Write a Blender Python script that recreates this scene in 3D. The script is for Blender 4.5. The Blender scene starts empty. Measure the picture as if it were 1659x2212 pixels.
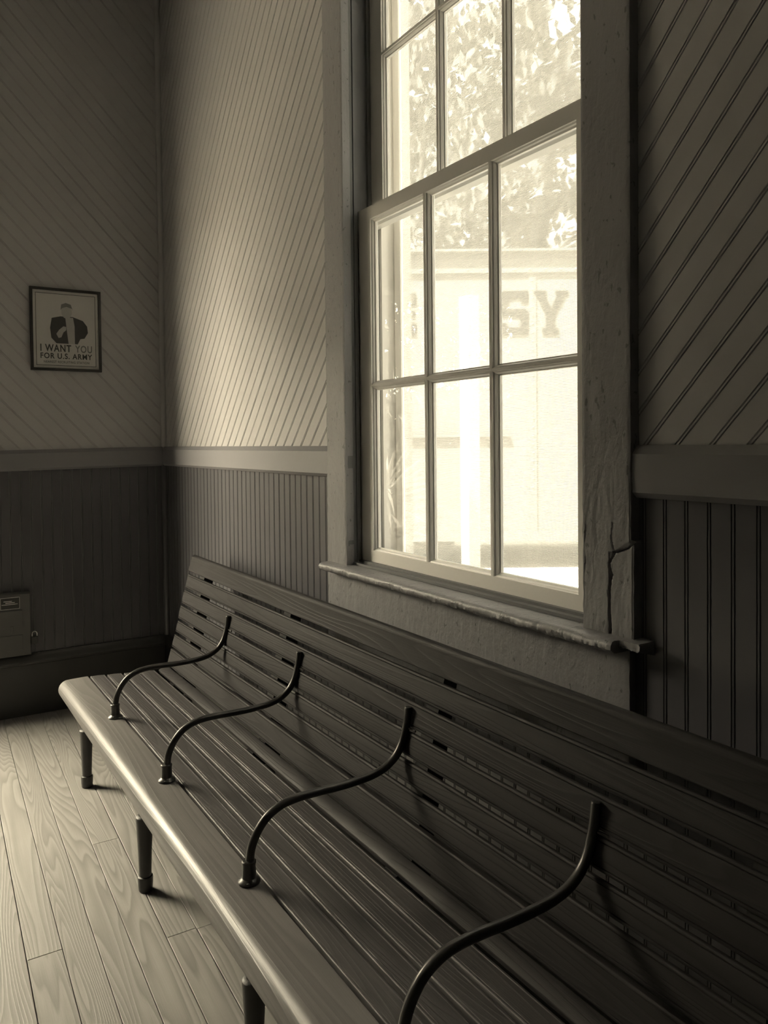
import bpy, bmesh, math, random
from mathutils import Vector, Matrix, noise
random.seed(7)
C = bpy.context.scene
COL = C.collection
PI = math.pi

# ------------------------------------------------------------------ camera
W_PX, H_PX = 1659, 2212
YAW, PITCH, ROLL = math.radians(31.91), math.radians(1.337), math.radians(-0.5875)
F_PX, PY = 1693.5, 995.26
CAM = Vector((5.073, -1.487, 1.6))
Fv = Vector((-math.cos(YAW)*math.cos(PITCH), math.sin(YAW)*math.cos(PITCH), -math.sin(PITCH)))
Rv = Vector((math.sin(YAW), math.cos(YAW), 0))
Uv = Rv.cross(Fv)
R2 = Rv*math.cos(ROLL) + Uv*math.sin(ROLL)
U2 = -Rv*math.sin(ROLL) + Uv*math.cos(ROLL)
cd = bpy.data.cameras.new('camera')
cam = bpy.data.objects.new('camera', cd); COL.objects.link(cam)
cd.sensor_fit = 'VERTICAL'; cd.sensor_height = 36.0
cd.lens = F_PX*36.0/H_PX
cd.shift_y = -(H_PX/2-PY)/H_PX
cd.clip_start = 0.02; cd.clip_end = 500
M = Matrix((R2, U2, -Fv)).transposed().to_4x4(); M.translation = CAM
cam.matrix_world = M
C.camera = cam

# ------------------------------------------------------------------ light
C.view_settings.view_transform = 'Standard'
C.view_settings.look = 'None'
C.view_settings.gamma = 1.0
C.view_settings.use_curve_mapping = False
C.view_settings.exposure = 0.0
SKY = 8.6
SKY_BRIGHT = 57.0
SUN = 210.0
world = bpy.data.worlds.new('shaped_sky'); C.world = world
world.use_nodes = True
bg = world.node_tree.nodes['Background']
bg.inputs['Color'].default_value = (1.0, 0.885, 0.64, 1)
# sky shaped much brighter outside the end wall, to send more light through the doorway
def wnode(t, **kw):
    n = world.node_tree.nodes.new(t)
    for k, v in kw.items(): setattr(n, k, v)
    return n
wt = world.node_tree
wc = wnode('ShaderNodeTexCoord')
wd = wnode('ShaderNodeVectorMath', operation='DOT_PRODUCT'); wd.inputs[1].default_value = Vector((-.62, -.72, .33)).normalized()
wt.links.new(wc.outputs['Generated'], wd.inputs[0])
wm = wnode('ShaderNodeMapRange', interpolation_type='SMOOTHSTEP')
wm.inputs['From Min'].default_value = .30; wm.inputs['From Max'].default_value = .85
wm.inputs['To Min'].default_value = SKY; wm.inputs['To Max'].default_value = SKY_BRIGHT
wt.links.new(wd.outputs['Value'], wm.inputs['Value']); wt.links.new(wm.outputs[0], bg.inputs['Strength'])
try:
    world.cycles.sampling_method = 'MANUAL'; world.cycles.sample_map_resolution = 256
except Exception: pass

def area(name, loc, rot, sx, sy, power=0.0, color=(1, .9, .64), portal=False):
    l = bpy.data.lights.new(name, 'AREA'); l.shape = 'RECTANGLE'; l.size = sx; l.size_y = sy
    l.energy = power; l.color = color
    if portal: l.cycles.is_portal = True
    o = bpy.data.objects.new(name, l); COL.objects.link(o); o.location = loc; o.rotation_euler = rot
    return o
DY0, DY1, DZ = -1.54, -3.0, 2.78            # the open doorway in the end wall
area('door_daylight_portal', (-0.17, (DY0+DY1)/2, (DZ+.75)/2), (0, -PI/2, 0), DZ-.75, DY0-DY1, portal=True)
area('window_daylight_portal', (3.0615, 0.26, 2.43), (-PI/2, 0, 0), 1.2, 2.6, portal=True)
sl = bpy.data.lights.new('sun', 'SUN'); sl.energy = SUN; sl.angle = math.radians(1.5); sl.color = (1, .885, .65)
so = bpy.data.objects.new('sun', sl); COL.objects.link(so)
so.rotation_euler = Vector((-0.05, 0.45, -0.89)).to_track_quat('-Z', 'Y').to_euler()
try:
    C.cycles.use_denoising = True
    C.cycles.max_bounces = 10; C.cycles.diffuse_bounces = 6; C.cycles.transparent_max_bounces = 16
    C.cycles.caustics_reflective = False; C.cycles.caustics_refractive = False
    C.cycles.sample_clamp_indirect = 6.0
except Exception: pass

# ------------------------------------------------------------------ materials
class N:
    def __init__(s, name):
        s.m = bpy.data.materials.new(name); s.m.use_nodes = True
        s.t = s.m.node_tree; s.t.nodes.clear()
        s.out = s.t.nodes.new('ShaderNodeOutputMaterial')
    def n(s, typ, ins=None, **kw):
        nd = s.t.nodes.new(typ)
        for k, v in kw.items(): setattr(nd, k, v)
        for k, v in (ins or {}).items():
            sock = nd.inputs[k]
            if hasattr(v, 'is_linked') or isinstance(v, bpy.types.NodeSocket): s.t.links.new(v, sock)
            elif isinstance(v, bpy.types.Node): s.t.links.new(v.outputs[0], sock)
            else: sock.default_value = v
        return nd
    def math(s, op, a, b=0.0, c=None):
        d = {0: a, 1: b}
        if c is not None: d[2] = c
        return s.n('ShaderNodeMath', d, operation=op).outputs[0]
    def mix(s, f, a, b, mode='MIX'):
        nd = s.t.nodes.new('ShaderNodeMix'); nd.data_type = 'RGBA'; nd.blend_type = mode
        for i, v in ((0, f), (6, a), (7, b)):
            if isinstance(v, bpy.types.NodeSocket): s.t.links.new(v, nd.inputs[i])
            else: nd.inputs[i].default_value = v
        return nd.outputs[2]
    def ramp(s, fac, stops):
        nd = s.t.nodes.new('ShaderNodeValToRGB'); s.t.links.new(fac, nd.inputs[0])
        while len(nd.color_ramp.elements) < len(stops): nd.color_ramp.elements.new(0.5)
        for e, (p, c) in zip(nd.color_ramp.elements, stops):
            e.position = p; e.color = c if len(c) == 4 else (*c, 1)
        return nd.outputs[0]
    def noise(s, vec, scale=5, detail=2, rough=.5, dist=0.0):
        return s.n('ShaderNodeTexNoise', {'Vector': vec, 'Scale': scale, 'Detail': detail, 'Roughness': rough, 'Distortion': dist}).outputs[0]
    def mapping(s, vec, scale=(1, 1, 1), loc=(0, 0, 0)):
        return s.n('ShaderNodeMapping', {'Vector': vec, 'Scale': scale, 'Location': loc}).outputs[0]
    def bump(s, h, strength=.5, dist=.002, normal=None):
        d = {'Height': h, 'Strength': strength, 'Distance': dist}
        if normal is not None: d['Normal'] = normal
        return s.n('ShaderNodeBump', d).outputs[0]
    def bsdf(s, **kw):
        b = s.n('ShaderNodeBsdfPrincipled')
        for k, v in kw.items():
            k = k.replace('_', ' ')
            if isinstance(v, bpy.types.NodeSocket): s.t.links.new(v, b.inputs[k])
            else: b.inputs[k].default_value = v
        s.t.links.new(b.outputs[0], s.out.inputs[0])
        return s.m
def g(v, warm=(1, .99, .97)): return (v*warm[0], v*warm[1], v*warm[2], 1)

def paint_mat(name, col, rough=.55, bump_s=.25, scale=60, coarse=False, streak=(1, 1, 1)):
    k = N(name)
    co = k.n('ShaderNodeTexCoord').outputs['Object']
    v = k.mapping(co, streak)
    a = k.noise(v, scale, 3, .6); b = k.noise(co, 3.0, 3, .6)
    h = a
    cc = k.mix(k.math('MULTIPLY', b, .35), col, tuple(c*.72 for c in col[:3])+(1,))
    if coarse:
        vor = k.noise(k.mapping(co, (1, 1, .35)), 38, 5, .62, .6)
        h = k.math('ADD', k.math('MULTIPLY', a, .4), vor)
        chip = k.ramp(k.noise(k.mapping(co, (1, 1, .5)), 75, 2, .5, .4), [(.66, (0, 0, 0)), (.70, (1, 1, 1))])
        cc = k.mix(chip, cc, tuple(c*.5 for c in col[:3])+(1,))
    return k.bsdf(Base_Color=cc, Roughness=rough, Normal=k.bump(h, bump_s, .004 if coarse else .0015))

M_UPPER = paint_mat('pale_wall_paint', g(.45, (1, .985, 1.0)), .5, .15)
M_LOWER = paint_mat('dark_wainscot_paint', g(.095, (1, .985, 1.08)), .34, .2, streak=(1, 1, .3))
M_TRIM = paint_mat('worn_casing_paint', g(.25, (1, .985, 1.03)), .42, .9, 40, True)
M_RAIL = paint_mat('chair_rail_paint', g(.22, (1, .985, 1.05)), .42, .25)
M_BASE = paint_mat('dark_baseboard_paint', g(.04), .4, .2)
M_SASH = paint_mat('cream_sash_paint', g(.9, (1, .98, .94)), .4, .12)
M_EXT = paint_mat('pale_exterior_paint', g(.6), .6, .2)
M_JAMB = paint_mat('window_channel_paint', g(.14, (.98, 1, 1.04)), .5, .3)
M_CEIL = paint_mat('ceiling_paint', g(.42), .6, .1)
M_PLAIN = paint_mat('plaster_core', g(.25), .8, .05)
M_DARKW = paint_mat('room_back_paint', g(.07), .7, .05)

def wood_mat(name, light, dark, rough, rings=13, fibre=.5, bump_s=.3, seed_scale=9.0, stretch=(1.0, 9.0), spec=.5, coat=0.0, vary=.25):
    """boards: UV is (metres along, metres across); attribute 'seed' differs from board to board"""
    k = N(name)
    uv = k.n('ShaderNodeUVMap').outputs[0]
    sep = k.n('ShaderNodeSeparateXYZ', {0: uv})
    sd = k.n('ShaderNodeAttribute', attribute_name='seed').outputs['Fac']
    sx = k.math('MULTIPLY_ADD', sd, 37.0, sep.outputs[0]) if False else k.math('ADD', sep.outputs[0], k.math('MULTIPLY', sd, 37.0))
    vec = k.n('ShaderNodeCombineXYZ', {0: k.math('MULTIPLY', sx, stretch[0]), 1: k.math('MULTIPLY', sep.outputs[1], stretch[1]), 2: k.math('MULTIPLY', sd, 19.0)}).outputs[0]
    field = k.noise(vec, 1.0, 1.6, .42, .25)
    t = k.math('FRACT', k.math('MULTIPLY', field, rings))
    ring = k.ramp(t, [(0, (.05,)*3), (.12, (0,)*3), (.55, (.55,)*3), (.86, (1,)*3), (1, (.05,)*3)])
    vf = k.n('ShaderNodeCombineXYZ', {0: k.math('MULTIPLY', sx, 6.0), 1: k.math('MULTIPLY', sep.outputs[1], 420.0), 2: sd}).outputs[0]
    fib = k.noise(vf, 1.0, 2, .6)
    vb = k.n('ShaderNodeCombineXYZ', {0: k.math('MULTIPLY', sx, 1.5), 1: k.math('MULTIPLY', sep.outputs[1], 5.0), 2: sd}).outputs[0]
    blot = k.noise(vb, 1.4, 3, .6)
    m1 = k.mix(k.math('MULTIPLY', ring, .75), light, dark)
    m2 = k.mix(k.math('MULTIPLY', fib, fibre), m1, tuple(c*.55 for c in dark[:3])+(1,))
    m3 = k.mix(k.math('MULTIPLY', blot, .35), m2, tuple(c*.6 for c in dark[:3])+(1,))
    bright = k.math('MULTIPLY_ADD', sd, 0.0, 1.0)
    fr = k.math('FRACT', k.math('MULTIPLY', sd, 71.7))
    m4 = k.mix(k.math('MULTIPLY', fr, vary), m3, tuple(c*.5 for c in dark[:3])+(1,))
    h = k.math('ADD', k.math('MULTIPLY', ring, .6), k.math('MULTIPLY', fib, .5))
    r = k.math('ADD', k.math('MULTIPLY', blot, .2), rough-.1)
    return k.bsdf(Base_Color=m4, Roughness=r, Normal=k.bump(h, bump_s, .0012), Specular_IOR_Level=spec)
M_FLOOR = wood_mat('worn_pine_floor', g(.33, (1, .97, .94)), g(.165, (1, .96, .92)), .55, rings=34, fibre=.35, bump_s=.35, stretch=(.55, 7.0), vary=.18, spec=.35)
M_BENCH = wood_mat('dark_varnished_wood', g(.040, (1, .95, 1.0)), g(.021, (1, .95, 1.0)), .56, rings=22, fibre=.5, bump_s=.5, stretch=(.5, 9.0), spec=.14, vary=.3)
M_SEAT = wood_mat('lit_seat_wood', g(.105, (1, .95, .98)), g(.055, (1, .95, .98)), .46, rings=22, fibre=.5, bump_s=.5, stretch=(.5, 9.0), spec=.3, vary=.3)  # bench wood lightened for the up-facing slats, light on them put in colour
M_NOSE = wood_mat('rubbed_lit_front_wood', g(.20, (1, .96, .95)), g(.12, (1, .96, .95)), .40, rings=16, fibre=.5, bump_s=.4, stretch=(.5, 9.0), spec=.45, vary=.2)  # rubbed front board, also paler to put the light on it in colour

def iron_mat(name, v=.02, rough=.38, metal=.6):
    k = N(name); co = k.n('ShaderNodeTexCoord').outputs['Object']
    a = k.noise(co, 140, 3, .6); b = k.noise(co, 18, 3, .6)
    return k.bsdf(Base_Color=k.mix(b, g(v), g(v*3.2)), Metallic=metal, Roughness=k.math('MULTIPLY_ADD', b, .25, rough-.12), Normal=k.bump(a, .25, .0006))
M_IRON = iron_mat('worn_black_iron', .03, .36, .7)
M_LEG = iron_mat('black_painted_iron', .018, .5, .0)
M_STEEL = iron_mat('dull_steel', .35, .35, 1.0)
M_LOCKER = paint_mat('locker_grey_paint', g(.10), .5, .2)

def plain(name, col, rough=.6, metal=0):
    k = N(name); co = k.n('ShaderNodeTexCoord').outputs['Object']
    b = k.noise(co, 25, 3, .6)
    return k.bsdf(Base_Color=k.mix(k.math('MULTIPLY', b, .3), col, tuple(c*.75 for c in col[:3])+(1,)), Roughness=rough, Metallic=metal)
M_BLACK = plain('black_frame_lacquer', g(.012), .4)
M_PAPER = plain('aged_print_paper', g(.55), .5)
M_INK = plain('black_ink', g(.035), .6)
M_INKG = plain('grey_ink', g(.16), .6)
M_INKL = plain('pale_ink', g(.42), .6)
M_GROUND = plain('pale_sandy_ground', g(.40, (1, .95, .85)), .9)
M_CARP = plain('pale_boxcar_paint', g(.115), .6)
M_CARL = plain('boxcar_letter_paint', g(.012), .6)
M_BARK = plain('tree_bark', g(.04), .9)
M_LEAF = plain('tree_leaves', g(.07), .8)
M_HEDGE = plain('sunlit_hedge_leaves', g(.14), .6)
M_YUC = plain('sunlit_yucca_leaves', g(.45), .5)
M_SUPP = plain('dark_support_wood', g(.02), .9)
M_PORCH = plain('porch_paint', g(.6), .6)
def glass():
    k = N('old_window_glass')
    co = k.n('ShaderNodeTexCoord').outputs['Object']
    nm = k.bump(k.noise(co, 2.5, 1, .4), .25, .002)
    tr = k.n('ShaderNodeBsdfTransparent', {'Color': (.80, .83, .88, 1)})
    gl = k.n('ShaderNodeBsdfGlossy', {'Color': (1, 1, 1, 1), 'Roughness': .01, 'Normal': nm})
    fr = k.n('ShaderNodeFresnel', {'IOR': 1.5})
    bf = k.n('ShaderNodeNewGeometry').outputs['Backfacing']
    fa = k.math('MULTIPLY', k.math('MULTIPLY', fr.outputs[0], .6), k.math('SUBTRACT', 1.0, bf))
    mx = k.n('ShaderNodeMixShader', {0: fa, 1: tr.outputs[0], 2: gl.outputs[0]})
    k.t.links.new(mx.outputs[0], k.out.inputs[0]); return k.m
M_GLASS = glass()
def screen():
    k = N('insect_screen_mesh')
    co = k.n('ShaderNodeTexCoord').outputs['Object']
    sp = k.n('ShaderNodeSeparateXYZ', {0: co})
    sz = k.math('SINE', k.math('MULTIPLY', sp.outputs[2], 2*PI/.0042))
    sx = k.math('SINE', k.math('MULTIPLY', sp.outputs[0], 2*PI/.0042))
    w = k.math('MULTIPLY_ADD', sz, .09, k.math('MULTIPLY_ADD', sx, .03, .43))
    tr = k.n('ShaderNodeBsdfTransparent', {'Color': (1, 1, 1, 1)})
    tl = k.n('ShaderNodeBsdfTranslucent', {'Color': g(.27, (1, .97, .9))})
    df = k.n('ShaderNodeBsdfDiffuse', {'Color': g(.3)})
    m1 = k.n('ShaderNodeMixShader', {0: .62, 1: df.outputs[0], 2: tl.outputs[0]})
    mx = k.n('ShaderNodeMixShader', {0: w, 1: m1.outputs[0], 2: tr.outputs[0]})
    k.t.links.new(mx.outputs[0], k.out.inputs[0]); return k.m
M_SCREEN = screen()

# ------------------------------------------------------------------ mesh helpers
def obj(name, bm, mat, parent=None, smooth=False, kind=None, label=None):
    me = bpy.data.meshes.new(name); bmesh.ops.recalc_face_normals(bm, faces=bm.faces); bm.to_mesh(me); bm.free()
    if mat: me.materials.append(mat)
    if smooth:
        for p in me.polygons: p.use_smooth = True
        try: me.set_sharp_from_angle(angle=math.radians(smooth if smooth > 1 else 40))
        except Exception: pass
    o = bpy.data.objects.new(name, me); COL.objects.link(o)
    if parent: o.parent = parent
    if kind: o['kind'] = kind
    if label: o['label'] = label
    return o
def empty(name, loc=(0, 0, 0)):
    o = bpy.data.objects.new(name, None); COL.objects.link(o); o.location = loc; o.empty_display_size = .1
    return o
def tag(o, label, cat, group=None):
    o['label'] = label; o['category'] = cat
    if group: o['group'] = group
    return o
def struct(o): o['kind'] = 'structure'; return o
def box(bm, x0, x1, y0, y1, z0, z1):
    vs = [bm.verts.new((x, y, z)) for x in (x0, x1) for y in (y0, y1) for z in (z0, z1)]
    for f in ((0, 1, 3, 2), (4, 6, 7, 5), (0, 4, 5, 1), (2, 3, 7, 6), (0, 2, 6, 4), (1, 5, 7, 3)):
        bm.faces.new([vs[i] for i in f])
    return vs
def boxes(*bs):
    bm = bmesh.new()
    for b in bs: box(bm, *b)
    return bm
def bevel(bm, w=.003, seg=2):
    bmesh.ops.bevel(bm, geom=[e for e in bm.edges], offset=w, segments=seg, affect='EDGES', profile=.6)
    return bm
def prism(bm, pts, a0, a1, fn):
    """polygon pts extruded from a0 to a1; fn(p, a) -> xyz"""
    A = [bm.verts.new(fn(p, a0)) for p in pts]; B = [bm.verts.new(fn(p, a1)) for p in pts]
    n = len(pts)
    for i in range(n): bm.faces.new((A[i], A[(i+1) % n], B[(i+1) % n], B[i]))
    bm.faces.new(A[::-1]); bm.faces.new(B)
def lathe(bm, prof, loc, seg=24, axis='Z'):
    rings = []
    for r, z in prof:
        rings.append([bm.verts.new((loc[0]+r*math.cos(2*PI*i/seg), loc[1]+r*math.sin(2*PI*i/seg), loc[2]+z)) for i in range(seg)])
    for a, b in zip(rings, rings[1:]):
        for i in range(seg): bm.faces.new((a[i], a[(i+1) % seg], b[(i+1) % seg], b[i]))
    bm.faces.new(rings[0][::-1]); bm.faces.new(rings[-1])
def tube(bm, pts, r, seg=14, up=Vector((1, 0, 0))):
    pts = [Vector(p) for p in pts]; rings = []
    rr = r if isinstance(r, (list, tuple)) else [r]*len(pts)
    for i, p in enumerate(pts):
        d = (pts[min(i+1, len(pts)-1)] - pts[max(i-1, 0)]).normalized()
        u = up - d*up.dot(d)
        if u.length < 1e-3: u = Vector((0, 1, 0)) - d*d.y
        u.normalize(); v = d.cross(u)
        rings.append([bm.verts.new(p + (u*math.cos(2*PI*k/seg)+v*math.sin(2*PI*k/seg))*rr[i]) for k in range(seg)])
    for a, b in zip(rings, rings[1:]):
        for i in range(seg): bm.faces.new((a[i], a[(i+1) % seg], b[(i+1) % seg], b[i]))
    bm.faces.new(rings[0][::-1]); bm.faces.new(rings[-1])
def smooth_path(p, n=6):
    out = []
    P = [p[0]]+list(p)+[p[-1]]
    for i in range(1, len(P)-2):
        a, b, c, d = (Vector(q) for q in P[i-1:i+3])
        for k in range(n):
            t = k/n
            out.append(.5*((2*b)+(c-a)*t+(2*a-5*b+4*c-d)*t*t+(3*b-3*c+d-a)*t*t*t))
    out.append(Vector(p[-1])); return out

def boards(plane, u0, u1, v0, v1, ang, pitch, sgn, depth=.006, thick=.012, holes=(), phase=0.0):
    """grooved matching boards. plane 'Y': u=x, v=z, surface faces -y. plane 'X': u=y, v=z, faces +x. ang = direction of the grooves"""
    bm = bmesh.new()
    cu, cv = (u0+u1)/2, (v0+v1)/2
    R = math.hypot(u1-u0, v1-v0)/2+pitch
    d = Vector((math.cos(ang), math.sin(ang))); s = Vector((-d.y, d.x))
    prof = [(0, -depth), (.0012, -depth), (.0026, -depth*.05), (.0060, -depth*.05), (.0072, -depth*.9), (.0085, -depth*.9), (.0102, 0), (pitch*.9, 0)]
    sc0 = Vector((cu, cv)).dot(s)
    k0 = math.floor((sc0-R-phase)/pitch); k1 = math.ceil((sc0+R-phase)/pitch)
    P = []
    for k in range(k0, k1+1):
        j = (math.sin(k*12.9898)*43758.5453 % 1.0)
        off = -.0012*(j*1.0)
        for a, b in prof[:-1]: P.append((phase+k*pitch+a, b+off if b == 0 else b*(.6+.8*j)))
        P.append((phase+(k+1)*pitch-.0012, off))
    tc = Vector((cu, cv)).dot(d)
    def pt(si, h, t):
        q = s*si + d*t
        return Vector((q.x, -h, q.y)) if plane == 'Y' else Vector((h, q.x, q.y))
    A = [bm.verts.new(pt(a, b, tc-R)) for a, b in P]; B = [bm.verts.new(pt(a, b, tc+R)) for a, b in P]
    for i in range(len(P)-1): bm.faces.new((A[i], A[i+1], B[i+1], B[i]))
    ax = 0 if plane == 'Y' else 1
    for val, axis, nd in ((u0, ax, -1), (u1, ax, 1), (v0, 2, -1), (v1, 2, 1)):
        co = [0, 0, 0]; co[axis] = val; no = [0, 0, 0]; no[axis] = nd
        bmesh.ops.bisect_plane(bm, geom=bm.verts[:]+bm.edges[:]+bm.faces[:], plane_co=co, plane_no=no, clear_outer=True)
    return bm
def join(bms):
    out = bmesh.new()
    for b in bms:
        me = bpy.data.meshes.new('t'); b.to_mesh(me); b.free(); out.from_mesh(me); bpy.data.meshes.remove(me)
    return out
def board_uv(me_bm, items): pass

# ------------------------------------------------------------------ room shell
XR, YB, ZC = 8.0, -6.0, 4.7
WX0, WX1, WZ0, WZ1 = 2.440, 3.683, 1.10, 3.80        # window opening
RT, RB = 1.588, 1.477                                 # chair rail
A1, A2 = math.radians(47), math.radians(180-47)

wr = struct(obj('wall_right', boxes((-.16, WX0, .004, .24, -.3, ZC), (WX1, XR+.2, .004, .24, -.3, ZC), (WX0, WX1, .004, .24, -.3, WZ0), (WX0, WX1, .004, .24, WZ1, ZC)), M_PLAIN))
obj('board_cladding', join([boards('Y', 0, 2.31, RT-.02, ZC, A1, .0645, 1, depth=.0045), boards('Y', 3.80, XR, RT-.02, ZC, A1, .0645, 1, phase=.012), boards('Y', 2.30, 3.82, 3.9, ZC, A1, .0645, 1)]), M_UPPER, wr)
obj('wainscot', join([boards('Y', 0, 2.31, .3, RB+.02, PI/2, .0573, 1), boards('Y', 3.78, XR, .3, RB+.02, PI/2, .0573, 1, phase=-.003, depth=.009), boards('Y', 2.31, 3.78, .3, .9, PI/2, .0573, 1)]), M_LOWER, wr)
wl = struct(obj('wall_left', boxes((-.16, -.004, DY0, .004, -.3, ZC), (-.16, -.004, YB-.2, DY1, -.3, ZC), (-.16, -.004, DY1, DY0, DZ, ZC)), M_PLAIN))
obj('board_cladding', join([boards('X', DY0+.01, 0, RT-.02, ZC, A2, .0645, 1, depth=.003), boards('X', DY1, DY0+.02, DZ, ZC, A2, .0645, 1), boards('X', YB, DY1, RT-.02, ZC, A2, .0645, 1)]), M_UPPER, wl)
obj('wainscot', join([boards('X', DY0+.01, 0, .3, RB+.02, PI/2, .0573, 1), boards('X', YB, DY1, .3, RB+.02, PI/2, .0573, 1)]), M_LOWER, wl)
struct(obj('wall_back', boxes((-.16, XR+.2, YB-.2, YB, -.3, ZC)), M_DARKW))
struct(obj('wall_front', boxes((XR, XR+.2, YB, .004, -.3, ZC)), M_DARKW))
struct(obj('ceiling', boxes((-.4, XR+.4, YB-.4, .5, ZC, ZC+.2)), M_CEIL))

# floor of narrow pine boards, very slightly off square
def floor_bm():
    bm = bmesh.new(); uvl = bm.loops.layers.uv.new('UVMap'); sl_ = bm.verts.layers.float.new('seed')
    sk = -.035
    y = .05; i = 0
    rnd = random.Random(11)
    while y > YB-.4:
        w = rnd.choice((.098, .105, .112, .118))
        x = -.02 - rnd.random()*2
        while x < XR:
            L = 2.2+rnd.random()*3.2
            x0, x1 = max(x, 0.0), min(x+L, XR)
            if x1-x0 > .05:
                sd = rnd.random(); dz = -rnd.random()*.0012
                gp = .0016+rnd.random()*.0012
                ys = [y, y-w+gp]
                top = [(x0, ys[1]), (x1-.0015, ys[1]), (x1-.0015, ys[0]), (x0, ys[0])]
                prof = [(0, -.02), (0, -.0015), (.0015, 0)]
                def V(px, py, pz):
                    v = bm.verts.new((px, py+sk*px, pz+dz)); v[sl_] = sd; return v
                lo = [V(a, b, -.02) for a, b in top]; mid = [V(a, b, -.0015) for a, b in top]
                ins = [(x0+.001, ys[1]+.0015), (x1-.0025, ys[1]+.0015), (x1-.0025, ys[0]-.0015), (x0+.001, ys[0]-.0015)]
                tp = [V(a, b, 0) for a, b in ins]
                fs = [bm.faces.new(tp)]
                for a, b in ((lo, mid), (mid, tp)):
                    for q in range(4): fs.append(bm.faces.new((a[q], a[(q+1) % 4], b[(q+1) % 4], b[q])))
                for f in fs:
                    for lp in f.loops: lp[uvl].uv = (lp.vert.co.x, lp.vert.co.y-sk*lp.vert.co.x-y+w/2)
            x += L
        y -= w; i += 1
    return bm
fl = struct(obj('floor', floor_bm(), M_FLOOR))
struct(obj('floor_underlay', boxes((-.16, XR+.2, YB-.2, .2, -.3, -.018)), M_LEG))

# baseboards, chair rails, corner bead
def base_prof(): return [(.004, 0), (-.024, 0), (-.024, .300), (-.036, .306), (-.038, .318), (-.030, .330), (-.026, .346), (-.018, .358), (-.010, .366), (.004, .366)]
bm = bmesh.new(); prism(bm, base_prof(), 0.0, XR, lambda p, a: (a, p[0], p[1])); struct(obj('baseboard_right', bm, M_BASE, smooth=30))
bm = bmesh.new(); prism(bm, base_prof(), -.03, DY0+.14, lambda p, a: (-p[0], a, p[1])); prism(bm, base_prof(), DY1-.14, YB, lambda p, a: (-p[0], a, p[1])); struct(obj('baseboard_left', bm, M_BASE, smooth=30))
rail = [(.004, RT), (-.004, RT), (-.022, RT-.021), (-.022, RB), (-.008, RB-.013), (.004, RB-.013)]
bm = bmesh.new(); prism(bm, rail, 0.0, 2.303, lambda p, a: (a, p[0], p[1])); struct(obj('trim_1', bm, M_RAIL))
bm = bmesh.new(); prism(bm, rail, 3.82, XR, lambda p, a: (a, p[0], p[1])); struct(obj('trim_2', bm, M_RAIL))
bm = bmesh.new(); prism(bm, rail, -.02, DY0+.14, lambda p, a: (-p[0], a, p[1]+a*.0125)); struct(obj('trim_3', bm, M_RAIL))
# corner bead: round moulding in the corner, pale above the rail and dark below
cb = [(0, 0), (.028, 0), (.030, -.008), (.026, -.019), (.017, -.027), (.007, -.030), (0, -.028)]
bm = bmesh.new(); prism(bm, cb, RT, ZC, lambda p, a: (p[0], p[1], a)); struct(obj('trim_4', bm, M_UPPER, smooth=60))
bm = bmesh.new(); prism(bm, cb, .366, RB-.013, lambda p, a: (p[0], p[1], a)); struct(obj('trim_5', bm, M_LOWER, smooth=60))

# ------------------------------------------------------------------ open doorway in the end wall (outside the frame, lights the room)
d1 = struct(empty('door_1', (0, (DY0+DY1)/2, 0)))
def under(o, parent):
    o.parent = parent; o.matrix_parent_inverse = Matrix.Translation(-Vector(parent.location)); return o
under(obj('door_casing', boxes((-.0, .03, DY0, DY0+.13, 0, DZ+.13), (-.0, .03, DY1-.13, DY1, 0, DZ+.13), (0, .03, DY1, DY0, DZ, DZ+.13)), M_TRIM), d1)
under(obj('door_jamb', boxes((-.16, 0, DY0-.02, DY0, 0, DZ), (-.16, 0, DY1, DY1+.02, 0, DZ), (-.16, 0, DY1, DY0, DZ-.02, DZ)), M_JAMB), d1)

leaf = under(obj('door_leaf', boxes((-.10, -.06, DY1, DY0, 0, .10), (-.10, -.06, DY1, DY0, .66, .75), (-.10, -.06, DY1, DY1+.11, .10, .66), (-.10, -.06, DY0-.11, DY0, .10, .66), (-.088, -.072, DY1+.11, DY0-.11, .10, .66)), M_BASE), d1)

# ------------------------------------------------------------------ window
w1 = struct(empty('window_1', (3.0615, 0, 1.1)))
def wpart(name, bm, mat, smooth=False, parent=None, label=None):
    o = obj(name, bm, mat, smooth=smooth, label=label)
    return under(o, w1) if parent is None else par2(o, parent)
def par2(o, p):
    o.parent = p; o.matrix_parent_inverse = (p.parent.matrix_parent_inverse.inverted() if False else Matrix.Identity(4)); return o

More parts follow.
